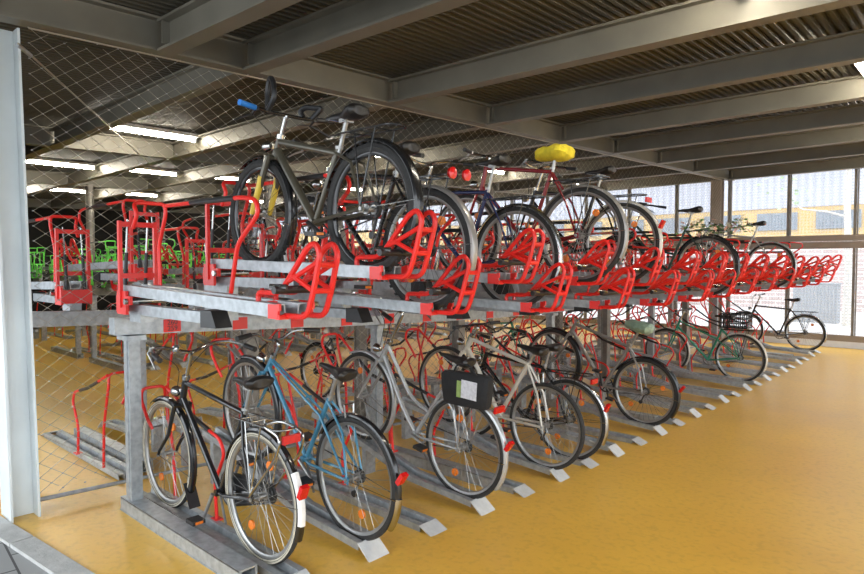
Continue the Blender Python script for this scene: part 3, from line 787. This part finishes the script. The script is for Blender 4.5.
DEF = dict(R=.345, tw=.036, wb=1.08, tyre='rubber', rim='alu', spokes='spoke', wall=None, frame='diamond', paint='black_paint', fr=.0155,
           fork=None, seat_z=1.0, bar='swept', bar_z=1.06, barm='chrome', guard=None, rack=None, bb=(.45, .275), crank_a=.6, chaincase=None, stem_dx=0, rl=True, kick=True,
           light=True, saddle='leather', scover=None, grips='black_plastic', seat_top=.80, steer=0.0)
def make_bike(label, X, Y, z_r, z_f, lean=0, yawd=0, group=None, **kw):
    P = dict(DEF); P.update(kw); R = P['R']; wb = P['wb']
    pit = math.atan2(z_f - z_r, wb)
    r = empty('bicycle', (X, Y, z_r)); r.rotation_euler = (math.radians(lean), -pit, PI + math.radians(yawd))
    tag(r, label, 'bicycle', group)
    pm = M[P['paint']]; fr_ = P['fr']
    bx, bz = P['bb']; st = (bx - P.get('sto', .20), P['seat_top']); stx = lambda z: bx + (st[0] - bx) * (z - bz) / (st[1] - bz)
    hb_ = (wb - .155 - P.get('hof', 0), R + P.get('crown', .365)); ht = (hb_[0] - .052, hb_[1] + P.get('hl', .145))
    add_wheel(r, 'rear_wheel', (0, 0, R), P); add_wheel(r, 'front_wheel', (wb, 0, R), P)
    b = MB(); ft = P['frame']
    b.tube([(bx, 0, bz), (st[0], 0, st[1])], fr_, 10)
    b.tube([(hb_[0], 0, hb_[1]), (ht[0], 0, ht[1])], fr_ * 1.25, 10)
    b.cyl((bx, -.036, bz), (bx, .036, bz), .021, 12)
    if ft == 'diamond':
        b.tube([(stx(st[1] - .03), 0, st[1] - .03), (ht[0] + .008, 0, ht[1] - .03)], fr_ * .92, 10)
        b.tube([(bx, 0, bz), (hb_[0] - .012, 0, hb_[1] + .035)], fr_ * 1.08, 10)
    elif ft == 'mtb':
        b.tube([(stx(st[1] - .03), 0, st[1] - .03), (ht[0] + .008, 0, ht[1] - .025)], fr_ * 1.15, 10)
        b.tube([(bx, 0, bz), (hb_[0] - .012, 0, hb_[1] + .035)], fr_ * 1.4, 10)
    elif ft == 'mixte':
        b.tube([(bx, 0, bz), (hb_[0] - .012, 0, hb_[1] + .035)], fr_, 10)
        for y in (-.022, .022):
            b.tube([(ht[0] + .005, y * .5, ht[1] - .03), (stx(.60), y, .60), (.03, y * 2.6, R + .02)], fr_ * .52, 8)
        b.tube([(st[0] + .2, -.02, .66), (st[0] + .2, .02, .66)], fr_ * .5, 6)
    elif ft == 'step':
        m1 = (bx + .13, 0, bz + .22)
        b.tube(fillet([(bx, 0, bz), (bx + .16, 0, bz + .13), (hb_[0] - .012, 0, hb_[1] + .03)], .12, 6), fr_ * 1.1, 10)
        b.tube(fillet([(stx(bz + .20), 0, bz + .20), (bx + .10, 0, bz + .24), (ht[0] + .005, 0, ht[1] - .03)], .10, 6), fr_ * .95, 10)
    for y in (-1, 1):
        b.tube([(bx, y * .02, bz), (bx - .09, y * .04, bz + .01), (0, y * .058, R)], fr_ * .6, 8)
        b.tube([(stx(st[1] - .03), y * .012, st[1] - .03), (.10, y * .045, R + .24), (0, y * .058, R)], fr_ * .5, 8)
        b.box((0, y * .058, R), (.035, .006, .04))
    b.build('frame', pm, r)
    # fork (with stem and bars on a steering pivot when the bars are turned)
    fk = M[P['fork']] if P['fork'] else pm
    b = MB(); b.tube([(hb_[0], -.05, hb_[1] - .015), (hb_[0], .05, hb_[1] - .015)], fr_ * .95, 8)
    b.cyl((hb_[0] + .004, 0, hb_[1] - .02), (hb_[0] - .002, 0, hb_[1] + .01), fr_ * 1.3, 10)
    for y in (-1, 1): b.tube([(hb_[0], y * .05, hb_[1] - .01), (hb_[0] + .075, y * .056, R + .16), (wb - .015, y * .06, R + .03), (wb, y * .06, R)], [fr_ * (1.2 if ft == 'mtb' else .85), fr_ * (1.1 if ft == 'mtb' else .75), fr_ * .6, fr_ * .55], 8)
    fo = b.build('fork', fk, r)
    if P.get('fork2'):
        b = MB()
        for y in (-1, 1): b.tube([(hb_[0] + .055, y * .0565, R + .22), (hb_[0] + .078, y * .0565, R + .16), (wb - .015, y * .061, R + .03), (wb, y * .061, R)], [.022, .021, .017, .015], 10)
        b.build('lower_leg', M[P['fork2']], fo)
    # seat post + saddle
    sx = stx(P['seat_z'] - .05); b = MB(); b.tube([(st[0], 0, st[1] - .03), (sx, 0, P['seat_z'] - .035)], .0128, 10); b.box((sx, 0, P['seat_z'] - .03), (.06, .05, .02))
    b.cyl((stx(st[1]), 0, st[1] - .012), (stx(st[1]), 0, st[1] + .004), fr_ * 1.35, 10); b.build('seat_post', M['alu'], r)
    sd = saddle_mesh(r, sx, P['seat_z'], M[P['saddle']], W=.18 if P.get('wide') else .155)
    b = MB()
    for y in (-.02, .02): b.tube([(sx + .13, y * .6, P['seat_z'] - .012), (sx + .02, y, P['seat_z'] - .035), (sx - .09, y * 1.6, P['seat_z'] - .02)], .0035, 6)
    b.build('saddle_rails', M['chrome'], sd)
    if P['scover']: saddle_mesh(r, sx + .005, P['seat_z'] + .004, M[P['scover']], W=.19, cover=True, name='saddle_cover')
    # stem and handlebar
    hx = ht[0] - .015; bz_ = P['bar_z']; sdx = P['stem_dx']
    b = MB(); b.tube(fillet([(ht[0], 0, ht[1] - .01), (hx - (bz_ - ht[1]) * .32, 0, bz_ - .01), (hx - (bz_ - ht[1]) * .32 + .05 + sdx, 0, bz_)], .02), .0125, 8)
    b.cyl((ht[0] + .002, 0, ht[1] - .008), (ht[0] - .004, 0, ht[1] + .016), fr_ * 1.5, 12); b.build('stem', M[P.get('stemm', 'chrome')], r)
    cx = hx - (bz_ - ht[1]) * .32 + .05 + sdx
    def bar(pts): return [(cx + p[0], p[1], bz_ + p[2]) for p in pts]
    kind = P['bar']; barm = M[P['barm']]
    if kind == 'swept': half = [(0, 0, 0), (.04, .07, .015), (.05, .16, .045), (-.02, .25, .05), (-.13, .285, .03), (-.22, .295, .015)]; gl = 4
    elif kind == 'flat': half = [(0, 0, 0), (.0, .10, .0), (-.01, .2, .005), (-.03, .29, .01), (-.035, .31, .01)]; gl = 2
    elif kind == 'rise': half = [(0, 0, 0), (.01, .06, .0), (.01, .13, .05), (-.02, .2, .06), (-.05, .30, .055)]; gl = 3
    elif kind == 'loop': half = [(0, 0, 0), (.0, .10, .0), (-.01, .2, .005), (-.03, .29, .01), (-.035, .31, .01)]; gl = 2
    elif kind == 'butterfly': half = [(0, 0, 0), (0, .10, .0), (-.02, .21, .0), (.03, .28, .03), (.12, .26, .09), (.17, .18, .13), (.14, .09, .12)]; gl = 3
    g_ = []
    h = MB()
    L_ = fillet(bar([(p[0], -p[1], p[2]) for p in reversed(half)]) + bar(half)[1:], .05, 3); h.tube(L_, .011, 8)
    hbo = h.build('handlebar', barm, r)
    for s in (-1, 1):
        q = [(p[0], s * p[1], p[2]) for p in half]
        g = MB()
        if kind == 'butterfly': g.tube(fillet(bar(q[2:]), .05, 3), .017, 8)
        else:
            a = Vector(q[-2]); e = Vector(q[-1]) + (Vector(q[-1]) - a).normalized() * .01
            if kind in ('flat', 'loop'): a = Vector(q[2]).lerp(Vector(q[-2]), .1)
            if kind == 'loop':
                e_ = 1.0 if s == 1 else .35
                k2 = MB(); k2.tube(fillet(bar([(0, s * .12, .01), (.02, s * .11, .12 * e_), (-.02, s * .12, .19 * e_), (-.10, s * .15, .15 * e_), (-.13, s * .16, .05), (-.05, s * .15, .0)]), .05, 4), .016, 8); k2.build('bar_end', M['black_plastic'], hbo)
            g.tube(bar([a, e]), [.0155, .0165], 10)
        g.build('grip', M[P['grips'] if s == P.get('gs', s) else 'black_plastic'], hbo)
        lv = MB(); a = Vector(q[-3 if kind not in ('flat', 'loop') else 2]) if kind != 'butterfly' else Vector(q[2])
        dr = (Vector(q[-1]) - Vector(q[-2])).normalized() if kind != 'butterfly' else Vector((.3, s, 0)).normalized()
        if kind == 'swept': a = Vector(q[3]); 
        e1 = a + Vector((.045, 0, -.03)); e2 = e1 + dr * .13 + Vector((0, 0, -.055))
        lv.tube(bar([a, e1, e1.lerp(e2, .5) + Vector((.004, 0, .004)), e2]), [.008, .007, .006, .005], 6, flat=1.4); lv.box(bar([a])[0], (.022, .022, .022)); lv.build('brake_lever', M[P.get('leverm', 'alu')], hbo)
        cbm = MB(); c1 = bar([e1])[0]
        cbm.tube(fillet([c1, (c1[0] + .07, c1[1] * .7, c1[2] + .01), (c1[0] + .07, s * .03, bz_ - .10), (hb_[0] + .02, s * .02, hb_[1] + .10)], .05, 4), .0025, 5); cbm.build('brake_cable', M['black_plastic'], hbo)
    if P.get('bell'): 
        b = MB(); b.revolve_xz((cx + .02, .09, bz_ + .03), [(0.001, -.012), (.024, -.01), (.028, .004), (.02, .014), (.001, .018)], 14); b.build('bell', M['chrome'], hbo)
    # crankset
    b = MB(); y = -.046; rc = .085
    b.revolve_xz((bx, y, bz), [(rc, -.002), (rc, .002), (rc - .014, .002), (rc - .014, -.002)], 36)
    for i in range(5): a = 2 * PI * i / 5; b.tube([(bx, y, bz), (bx + math.cos(a) * (rc - .008), y, bz + math.sin(a) * (rc - .008))], .006, 6)
    ca = P['crank_a']
    for s, aa in ((-1, ca), (1, ca + PI)):
        e = (bx + math.cos(aa) * .17, s * .072, bz + math.sin(aa) * .17); b.tube([(bx, s * .052, bz), e], [.012, .009], 8)
    cs = b.build('crankset', M['alu'] if not P.get('darkcrank') else M['black_plastic'], r)
    for s, aa in ((-1, ca), (1, ca + PI)):
        e = (bx + math.cos(aa) * .17, s * .12, bz + math.sin(aa) * .17); b = MB(); b.box(e, (.085, .075, .022)); b.cyl((e[0], e[1] - s * .05, e[2]), e, .006, 6); pd = b.build('pedal', M['black_plastic'], cs, False)
        b = MB(); b.box((e[0] - .044, e[1], e[2]), (.004, .045, .014)); b.build('pedal_reflector', M['orange_lens'], pd, False)
    b = MB(); r1, r2 = rc, .038
    top = [(bx + math.cos(a) * r1, y, bz + math.sin(a) * r1) for a in [PI / 2 - PI * i / 12 for i in range(13)]]; bot = [(math.cos(a) * r2, y, R + math.sin(a) * r2) for a in [-PI / 2 - PI * i / 12 for i in range(13)]]
    b.tube(top + bot, .0042, 5, closed=True); b.build('chain', M['dark_spoke'], r)
    b = MB(); b.cyl((0, -.052, R), (0, -.028, R), .034, 16, .04); b.build('cassette', M['dark_spoke'], r)
    if P.get('derailleur'):
        b = MB(); b.tube([(0, -.055, R), (.02, -.06, R - .06), (.035, -.05, R - .13)], .008, 6); b.cyl((.035, -.055, R - .13), (.035, -.042, R - .13), .02, 10); b.build('derailleur', M['black_plastic'], r)
    if P['chaincase']:
        b = MB(); o1 = [(bx + math.cos(a) * (rc + .02), bz + math.sin(a) * (rc + .02)) for a in [PI / 2 - PI * i / 10 for i in range(11)]]; o2 = [(math.cos(a) * .055, R + math.sin(a) * .055) for a in [-PI / 2 - PI * i / 10 for i in range(11)]]
        o_ = o1 + o2; n = len(o_); V = [(p[0], -.062, p[1]) for p in o_] + [(p[0], -.05, p[1]) for p in o_]
        b.add(V, [tuple(range(n)), tuple(reversed(range(n, 2 * n)))] + [(i, (i + 1) % n, n + (i + 1) % n, n + i) for i in range(n)]); b.build('chain_case', M[P['chaincase']], r, False)
    if P['guard']:
        gm = M[P['guard']]; gw = P['tw'] + .008
                # rear: angle measured in xz, +x forward; spans from behind (low) over the top to the seat tube
        g = guard(r, (0, 0, R), R, gw, .35, PI + (.45 if not P.get('gtip') else .38), gm, 'rear_mudguard')
        if P.get('gtip'):
            b = MB(); rr = R + .019; b.revolve_xz((0, 0, R), [(rr - .01, -gw / 2), (rr + .006, -gw / 2 * .6), (rr + .010, 0), (rr + .006, gw / 2 * .6), (rr - .01, gw / 2), (rr + .002, 0)], 12, PI + P.get('tip0', -.12), PI + P.get('tip1', .42)); b.build('mudguard_tip', M[P['gtip']], g)
        b = MB()
        for s in (-1, 1):
            b.tube([(0, s * .06, R), (-(R + .012) * math.cos(.1), s * gw / 2, R + (R + .012) * math.sin(.1))], .0022, 5)
        b.build('guard_stay', M['chrome'], g)
        gf = guard(r, (wb, 0, R), R, gw, .95, PI + .55, gm, 'front_mudguard')
        b = MB()
        for s in (-1, 1): b.tube([(wb, s * .06, R), (wb - (R + .01) * math.cos(.2), s * gw / 2, R - (R + .01) * math.sin(.2))], .0022, 5)
        b.build('guard_stay', M['chrome'], gf)
        if P.get('flap'): 
            b = MB(); b.box((wb - R * .93, 0, R - R * .55), (.006, .07, .16), Matrix.Rotation(.5, 3, 'Y')); b.build('mud_flap', M['black_plastic'], gf, False)
    if P['rack']:
        rm = M[P['rack']]; zt2 = 2 * R + .055
        rb_ = P.get('rkx', 0)
        b = MB()
        b.tube(fillet([(.26, -.03, zt2 + .0), (.17, -.055, zt2), (-.19 - rb_, -.065, zt2 + .005), (-.22 - rb_, 0, zt2 + .005), (-.19 - rb_, .065, zt2 + .005), (.17, .055, zt2), (.26, .03, zt2)], .03, 4), .0055, 6)
        for x in (.12, .02, -.09): b.tube([(x, -.058, zt2), (x, .058, zt2)], .0042, 6)
        for s in (-1, 1): b.tube([(0, s * .065, R + .015), (-.10, s * .065, zt2)], .0048, 6); b.tube([(0, s * .065, R + .015), (.06, s * .058, zt2)], .004, 6)
        if P.get('rack_loop'): b.tube(fillet([(0, -.068, R + .02), (-.20 - rb_, -.075, zt2 - .13), (-.24 - rb_, -.07, zt2 - .02), (-.10, -.06, zt2 + .01), (-.10, .06, zt2 + .01), (-.24 - rb_, .07, zt2 - .02), (-.20 - rb_, .075, zt2 - .13), (0, .068, R + .02)], .05, 4), .0075, 8)
        rk = b.build('luggage_rack', rm, r)
        if P['rl']:
            b = MB(); b.box((-.235 - rb_ * .8, 0, zt2 - .04), (.018, .10, .042)); b.build('rear_reflector', M['red_lens'], rk, False)
        if P.get('twin'):
            for s in (-1, 1):
                b = MB(); b.revolve_xz((0, 0, 0), [(.001, -.012), (.03, -.01), (.032, .006), (.001, .014)], 16); q = b.build('round_tail_light', M['red_lens'], rk, loc=(-.24, s * .06, zt2 + .01)); q.rotation_euler = (0, 0, PI / 2)
    if P['rl'] and P['guard']:
        b = MB(); tz = P.get('tlz', .16); b.box((-math.sqrt(max(0, (R + .035) ** 2 - tz * tz)) - .008, 0, R + tz), (.025, .045, .07), Matrix.Rotation(-.42, 3, 'Y')); b.build('tail_light', M['red_lens'], r, False)
    if P['light']:
        b = MB(); b.revolve_xz((0, 0, 0), [(.001, -.03), (.02, -.025), (.034, .01), (.034, .03), (.001, .032)], 14); q = b.build('headlight', M['chrome'], r, loc=(hb_[0] + .06, 0, hb_[1] + .06)); q.rotation_euler = (0, 0, -PI / 2)
    if P['kick']:
        b = MB(); b.tube([(bx - .05, .03, bz - .01), (bx - .23, .10, bz - .09)], .007, 6); b.build('kickstand', M['alu'], r)
    if P.get('rim_brake'):
        b = MB(); b.tube([(.11, -.03, R + .33), (.13, -.035, R + .40), (.13, .035, R + .40), (.11, .03, R + .33)], .006, 6); b.build('brake_caliper', M['chrome'], r)
    return r

def rail_z(n, X):
    kind = 1 if n % 2 == 0 else 0; Y = railY(n); return zf(Y) + rail_top(kind, X - RAIL_X)
def on_rail(label, n, X, **kw):
    wb = kw.get('wb', 1.08); return make_bike(label, X, railY(n), rail_z(n, X), rail_z(n, X - wb), **kw)
def on_tray(label, kind, k, X, **kw):
    xt, Y, Z = tray_pos(kind, k); X -= .04; wb = kw.get('wb', 1.08); sl = .045 / TL
    z = lambda x: Z - .052 + max(-.0, (xt - x)) * sl
    return make_bike(label, X, Y, z(X), z(X - wb), **kw)

on_rail('black city bicycle with cream tyre walls and white mudguard tip, nearest to camera', -1, -2.87, wb=1.10, R=.35, wall='cream_rubber', guard='black_paint', gtip='white_plastic', tip0=-.58, tip1=.14, tlz=.12, rkx=.05, bb=(.42, .27), sto=.27, hof=.06, stem_dx=-.06, rack='chrome', rack_loop=True, bar='swept', bar_z=1.04, seat_z=.95, seat_top=.80, bell=True, chaincase='black_plastic', crank_a=2.0, wide=True, flap=True, grips='black_plastic', hl=.16, fr=.0165, ra=(2.0, 5.2))
on_rail('blue bicycle with slanted twin top tubes and flat bar beside the black city bicycle', 0, -2.76, wb=1.12, R=.35, paint='blue_paint', frame='mixte', guard='black_paint', bar='rise', bar_z=.90, seat_z=.90, seat_top=.74, sto=.15, crank_a=.3, rim_brake=True, derailleur=True, gtip='chrome', ra=(4.2,), hl=.11, crown=.33, fr=.015)
on_rail('silver low-step bicycle with a black side bag on its rear rack', 2, -2.77, wb=1.06, R=.35, paint='silver_paint', frame='step', guard='silver_paint', rack='alu', bar='swept', bar_z=1.12, seat_z=.93, seat_top=.70, crank_a=.1, bell=True, ra=(1.2, 4.9), hl=.14, fr=.017, spokes='spoke')
on_rail('pearl white bicycle with straight top tube and dark saddle behind the silver one', 4, -2.73, wb=1.07, R=.35, paint='white_paint', frame='diamond', bar='flat', bar_z=.96, seat_z=.92, seat_top=.82, crank_a=1.0, derailleur=True, rim_brake=True, ra=(1.0, 4.4), fr=.018, barm='black_paint', leverm='black_plastic', kick=False)
on_rail('black bicycle with silver rear mudguard just behind the white bicycle', 5, -2.74, wb=1.10, R=.35, paint='black_paint', frame='diamond', guard='chrome', rack='black_paint', bar='swept', bar_z=1.02, seat_z=.96, seat_top=.80, crank_a=2.5)
on_rail('grey bicycle with a pale green cover on its saddle', 8, -2.78, wb=1.12, R=.355, tw=.044, paint='grey_paint', frame='diamond', guard='black_paint', bar='flat', bar_z=1.0, seat_z=1.0, seat_top=.80, scover='green_cloth', crank_a=4.4, darkcrank=True, barm='black_paint', leverm='black_plastic', fr=.019, ra=(2.6, 5.3), rl=True, derailleur=True, spokes='dark_spoke')
gb = on_rail('green bicycle with black rear basket and pale rear mudguard', 15, -2.78, wb=1.08, R=.35, paint='green_paint', frame='mixte', guard='white_paint', bar='flat', bar_z=1.0, seat_z=.95, seat_top=.78, crank_a=.8, barm='chrome', ra=(5.6,), rack='black_paint', rl=False)
on_rail('black bicycle standing in the last floor rail by the facade', 23, -2.75, wb=1.08, R=.35, guard='chrome', rack='black_paint', bar='flat', bar_z=1.05, seat_z=.98, seat_top=.82, crank_a=.2, barm='chrome', rl=False)

on_tray('dark mountain bicycle with yellow fork and one blue bar grip on the high tray', 1, 0, -2.33, wb=1.0, R=.335, tw=.055, paint='bronze_paint', frame='mtb', bar='loop', grips='blue_grip', gs=1, fork2='yellow_paint', guard='black_paint', rack='black_paint', rl=False, bar_z=.90, seat_z=.83, seat_top=.67, barm='black_paint', darkcrank=True, crank_a=.4, derailleur=True, crown=.345, stem_dx=-.05, fr=.017, rim='black_paint', spokes='dark_spoke', leverm='black_plastic', kick=False, reflect=False, hl=.10)
on_tray('black bicycle with twin round red tail lights on a low tray', 0, 1, -2.38, wb=1.08, R=.345, tw=.046, guard='grey_paint', rack='black_paint', twin=True, rl=False, bar='flat', bar_z=.98, seat_z=.92, crank_a=1.2, barm='black_paint', spokes='dark_spoke')
on_tray('navy bicycle with pale seat post on a low tray left of the maroon one', 0, 2, -2.45, wb=1.08, R=.35, paint='navy_paint', guard='chrome', rack='black_paint', bar='swept', bar_z=1.05, seat_z=1.02, seat_top=.84, crank_a=1.9, rl=False)
on_tray('maroon bicycle with a yellow cloth cover on its saddle', 1, 2, -2.24, wb=1.08, R=.35, paint='maroon_paint', guard='grey_paint', rack='black_paint', bar='flat', bar_z=1.0, seat_z=.96, seat_top=.86, scover='yellow_cloth', crank_a=.9, barm='black_paint', hl=.22, rl=False)
on_tray('black bicycle with pale mudguards and red tail light beside the maroon one', 1, 3, -2.40, wb=1.08, R=.35, guard='white_paint', rack='black_paint', bar='swept', bar_z=1.05, seat_z=.98, crank_a=2.8)
fb = on_tray('bottle green bicycle with black saddle and a flower garland on its rack', 0, 6, -2.50, wb=1.08, R=.35, paint='dkgreen_paint', frame='step', guard='black_paint', rack='black_paint', bar='swept', bar_z=1.05, seat_z=1.0, crank_a=1.5, rl=False, barm='black_paint')
on_tray('silver bicycle with small black saddle on the tray closest to the facade', 0, 9, -2.56, wb=1.06, R=.345, paint='silver_paint', guard='silver_paint', bar='flat', bar_z=.98, seat_z=.98, crank_a=.5)
# a few more parked behind the fence
def on_back(label, kind, k, **kw):
    Y = (2.15 if kind else 1.62) + .985 * k; Z = zf(Y) + (1.60 if kind else 1.417) - .052
    o = make_bike(label, -6.75, Y, Z, Z + .03, **kw); o.rotation_euler = (0, o.rotation_euler[1], 0); return o
on_back('black bicycle on a high tray behind the net fence', 1, 2, paint='black_paint', bar='flat', guard='black_paint')
on_back('grey bicycle with orange saddle cover behind the net fence', 0, 3, paint='grey_paint', bar='swept', guard='chrome')
on_back('dark green bicycle on a high tray behind the net fence', 1, 5, paint='dkgreen_paint', bar='swept', guard='black_paint', rack='black_paint')
on_back('maroon bicycle on a low tray behind the net fence', 0, 7, paint='maroon_paint', bar='flat')
def on_backrail(label, n, **kw):
    Y = railY(n) + .05; kind = 1 if n % 2 == 0 else 0; z = zf(Y)
    o = make_bike(label, -6.35, Y, z + rail_top(kind, -.2), z + rail_top(kind, -1.28), **kw); o.rotation_euler = (0, o.rotation_euler[1], 0); return o
on_backrail('black bicycle in a floor rail behind the net fence', 5, paint='black_paint', bar='swept', guard='black_paint')
on_backrail('green bicycle in a floor rail behind the net fence', 11, paint='green_paint', bar='swept', guard='chrome')

# bag with paper label and wire crate on the silver bicycle, placed in that bike's frame
def bag():
    Y = railY(2); r = empty('pannier_bag', (-2.60, Y - .09, zf(Y) + .82)); tag(r, 'black canvas side bag with a printed paper tucked in its pocket', 'bag')
    b = MB(); rings = []
    for (z, wx, wy) in ((0, .17, .035), (.02, .185, .045), (.11, .20, .05), (.20, .205, .045), (.22, .185, .03)):
        rings.append([(math.copysign(abs(math.cos(a)) ** .4, math.cos(a)) * wx, math.copysign(abs(math.sin(a)) ** .4, math.sin(a)) * wy, z - .1) for a in [2 * PI * i / 20 for i in range(20)]])
    b.loft(rings); b.build('bag_body', M['cloth_black'], r)
    b = MB(); b.box((.06, -.053, .02), (.13, .003, .12), Matrix.Rotation(.06, 3, 'Y')); b.build('paper', M['paper'], r, False)
    b = MB(); b.box((-.025, -.0535, .018), (.035, .003, .11), Matrix.Rotation(.06, 3, 'Y')); b.build('green_strip', M['green_print'], r, False)
    b = MB(); b.tube(fillet([(-.10, -.02, .11), (-.06, -.03, .18), (.06, -.03, .18), (.10, -.02, .11)], .04), .006, 6); b.build('handle', M['cloth_black'], r)
    return r
bag()
def basket():
    Y = railY(15); r = empty('wire_basket', (-2.84, Y, zf(Y) + .80)); tag(r, 'black open basket fixed above the rear wheel of the green bicycle', 'basket')
    b = MB(); b.box((0, 0, .005), (.34, .24, .01))
    for z in (.01, .075, .14, .205):
        b.tube([(-.18, -.13, z), (.18, -.13, z), (.18, .13, z), (-.18, .13, z)], .008, 6, closed=True)
    for i in range(8):
        x = -.18 + .36 * i / 7
        for y in (-.13, .13): b.box((x, y, .105), (.014, .008, .21))
    for i in range(5):
        y = -.13 + .26 * i / 4
        for x in (-.18, .18): b.box((x, y, .105), (.008, .014, .21))
    b.build('basket_body', M['black_plastic'], r, False); return r
basket()
def garland():
    X, Y, Z = tray_pos(0, 6); r = empty('flower_garland', (-2.42, Y, Z + .70)); tag(r, 'garland of pale flowers and leaves on the rack of the green bicycle', 'garland')
    b = MB(); b.tube([(-.38, 0, 0), (-.15, .03, .03), (.1, -.02, .02), (.33, 0, .05), (.38, .02, .04)], .008, 6); b.build('stem', M['leaf'], r)
    lf, f1, f2 = MB(), MB(), MB()
    for i in range(170):
        t = random.random(); x = -.4 + .76 * t; z = .03 + .02 * math.sin(t * 9)
        c = Vector((x + random.gauss(0, .03), random.gauss(0, .07), z + random.gauss(.01, .045)))
        R3 = Matrix.Rotation(random.random() * 6, 3, 'Z') @ Matrix.Rotation(random.random() * 3, 3, 'X')
        if i % 3: lf.add([R3 @ Vector(p) + c for p in ((-.03, 0, 0), (0, .014, .004), (.03, 0, 0), (0, -.014, .004))], [(0, 1, 2, 3)])
        else:
            m = f1 if i % 2 else f2
            for q in range(5):
                a = 2 * PI * q / 5; m.add([R3 @ Vector(p) + c for p in ((0, 0, 0), (math.cos(a - .5) * .022, math.sin(a - .5) * .022, .006), (math.cos(a) * .032, math.sin(a) * .032, .002), (math.cos(a + .5) * .022, math.sin(a + .5) * .022, .006))], [(0, 1, 2, 3)])
    for bm, n, m in ((lf, 'leaves', 'leaf'), (f1, 'pink_flowers', 'flower_pink'), (f2, 'cream_flowers', 'flower_white')):
        o = bm.build(n, M[m], r, False); o['kind'] = 'stuff'
garland()
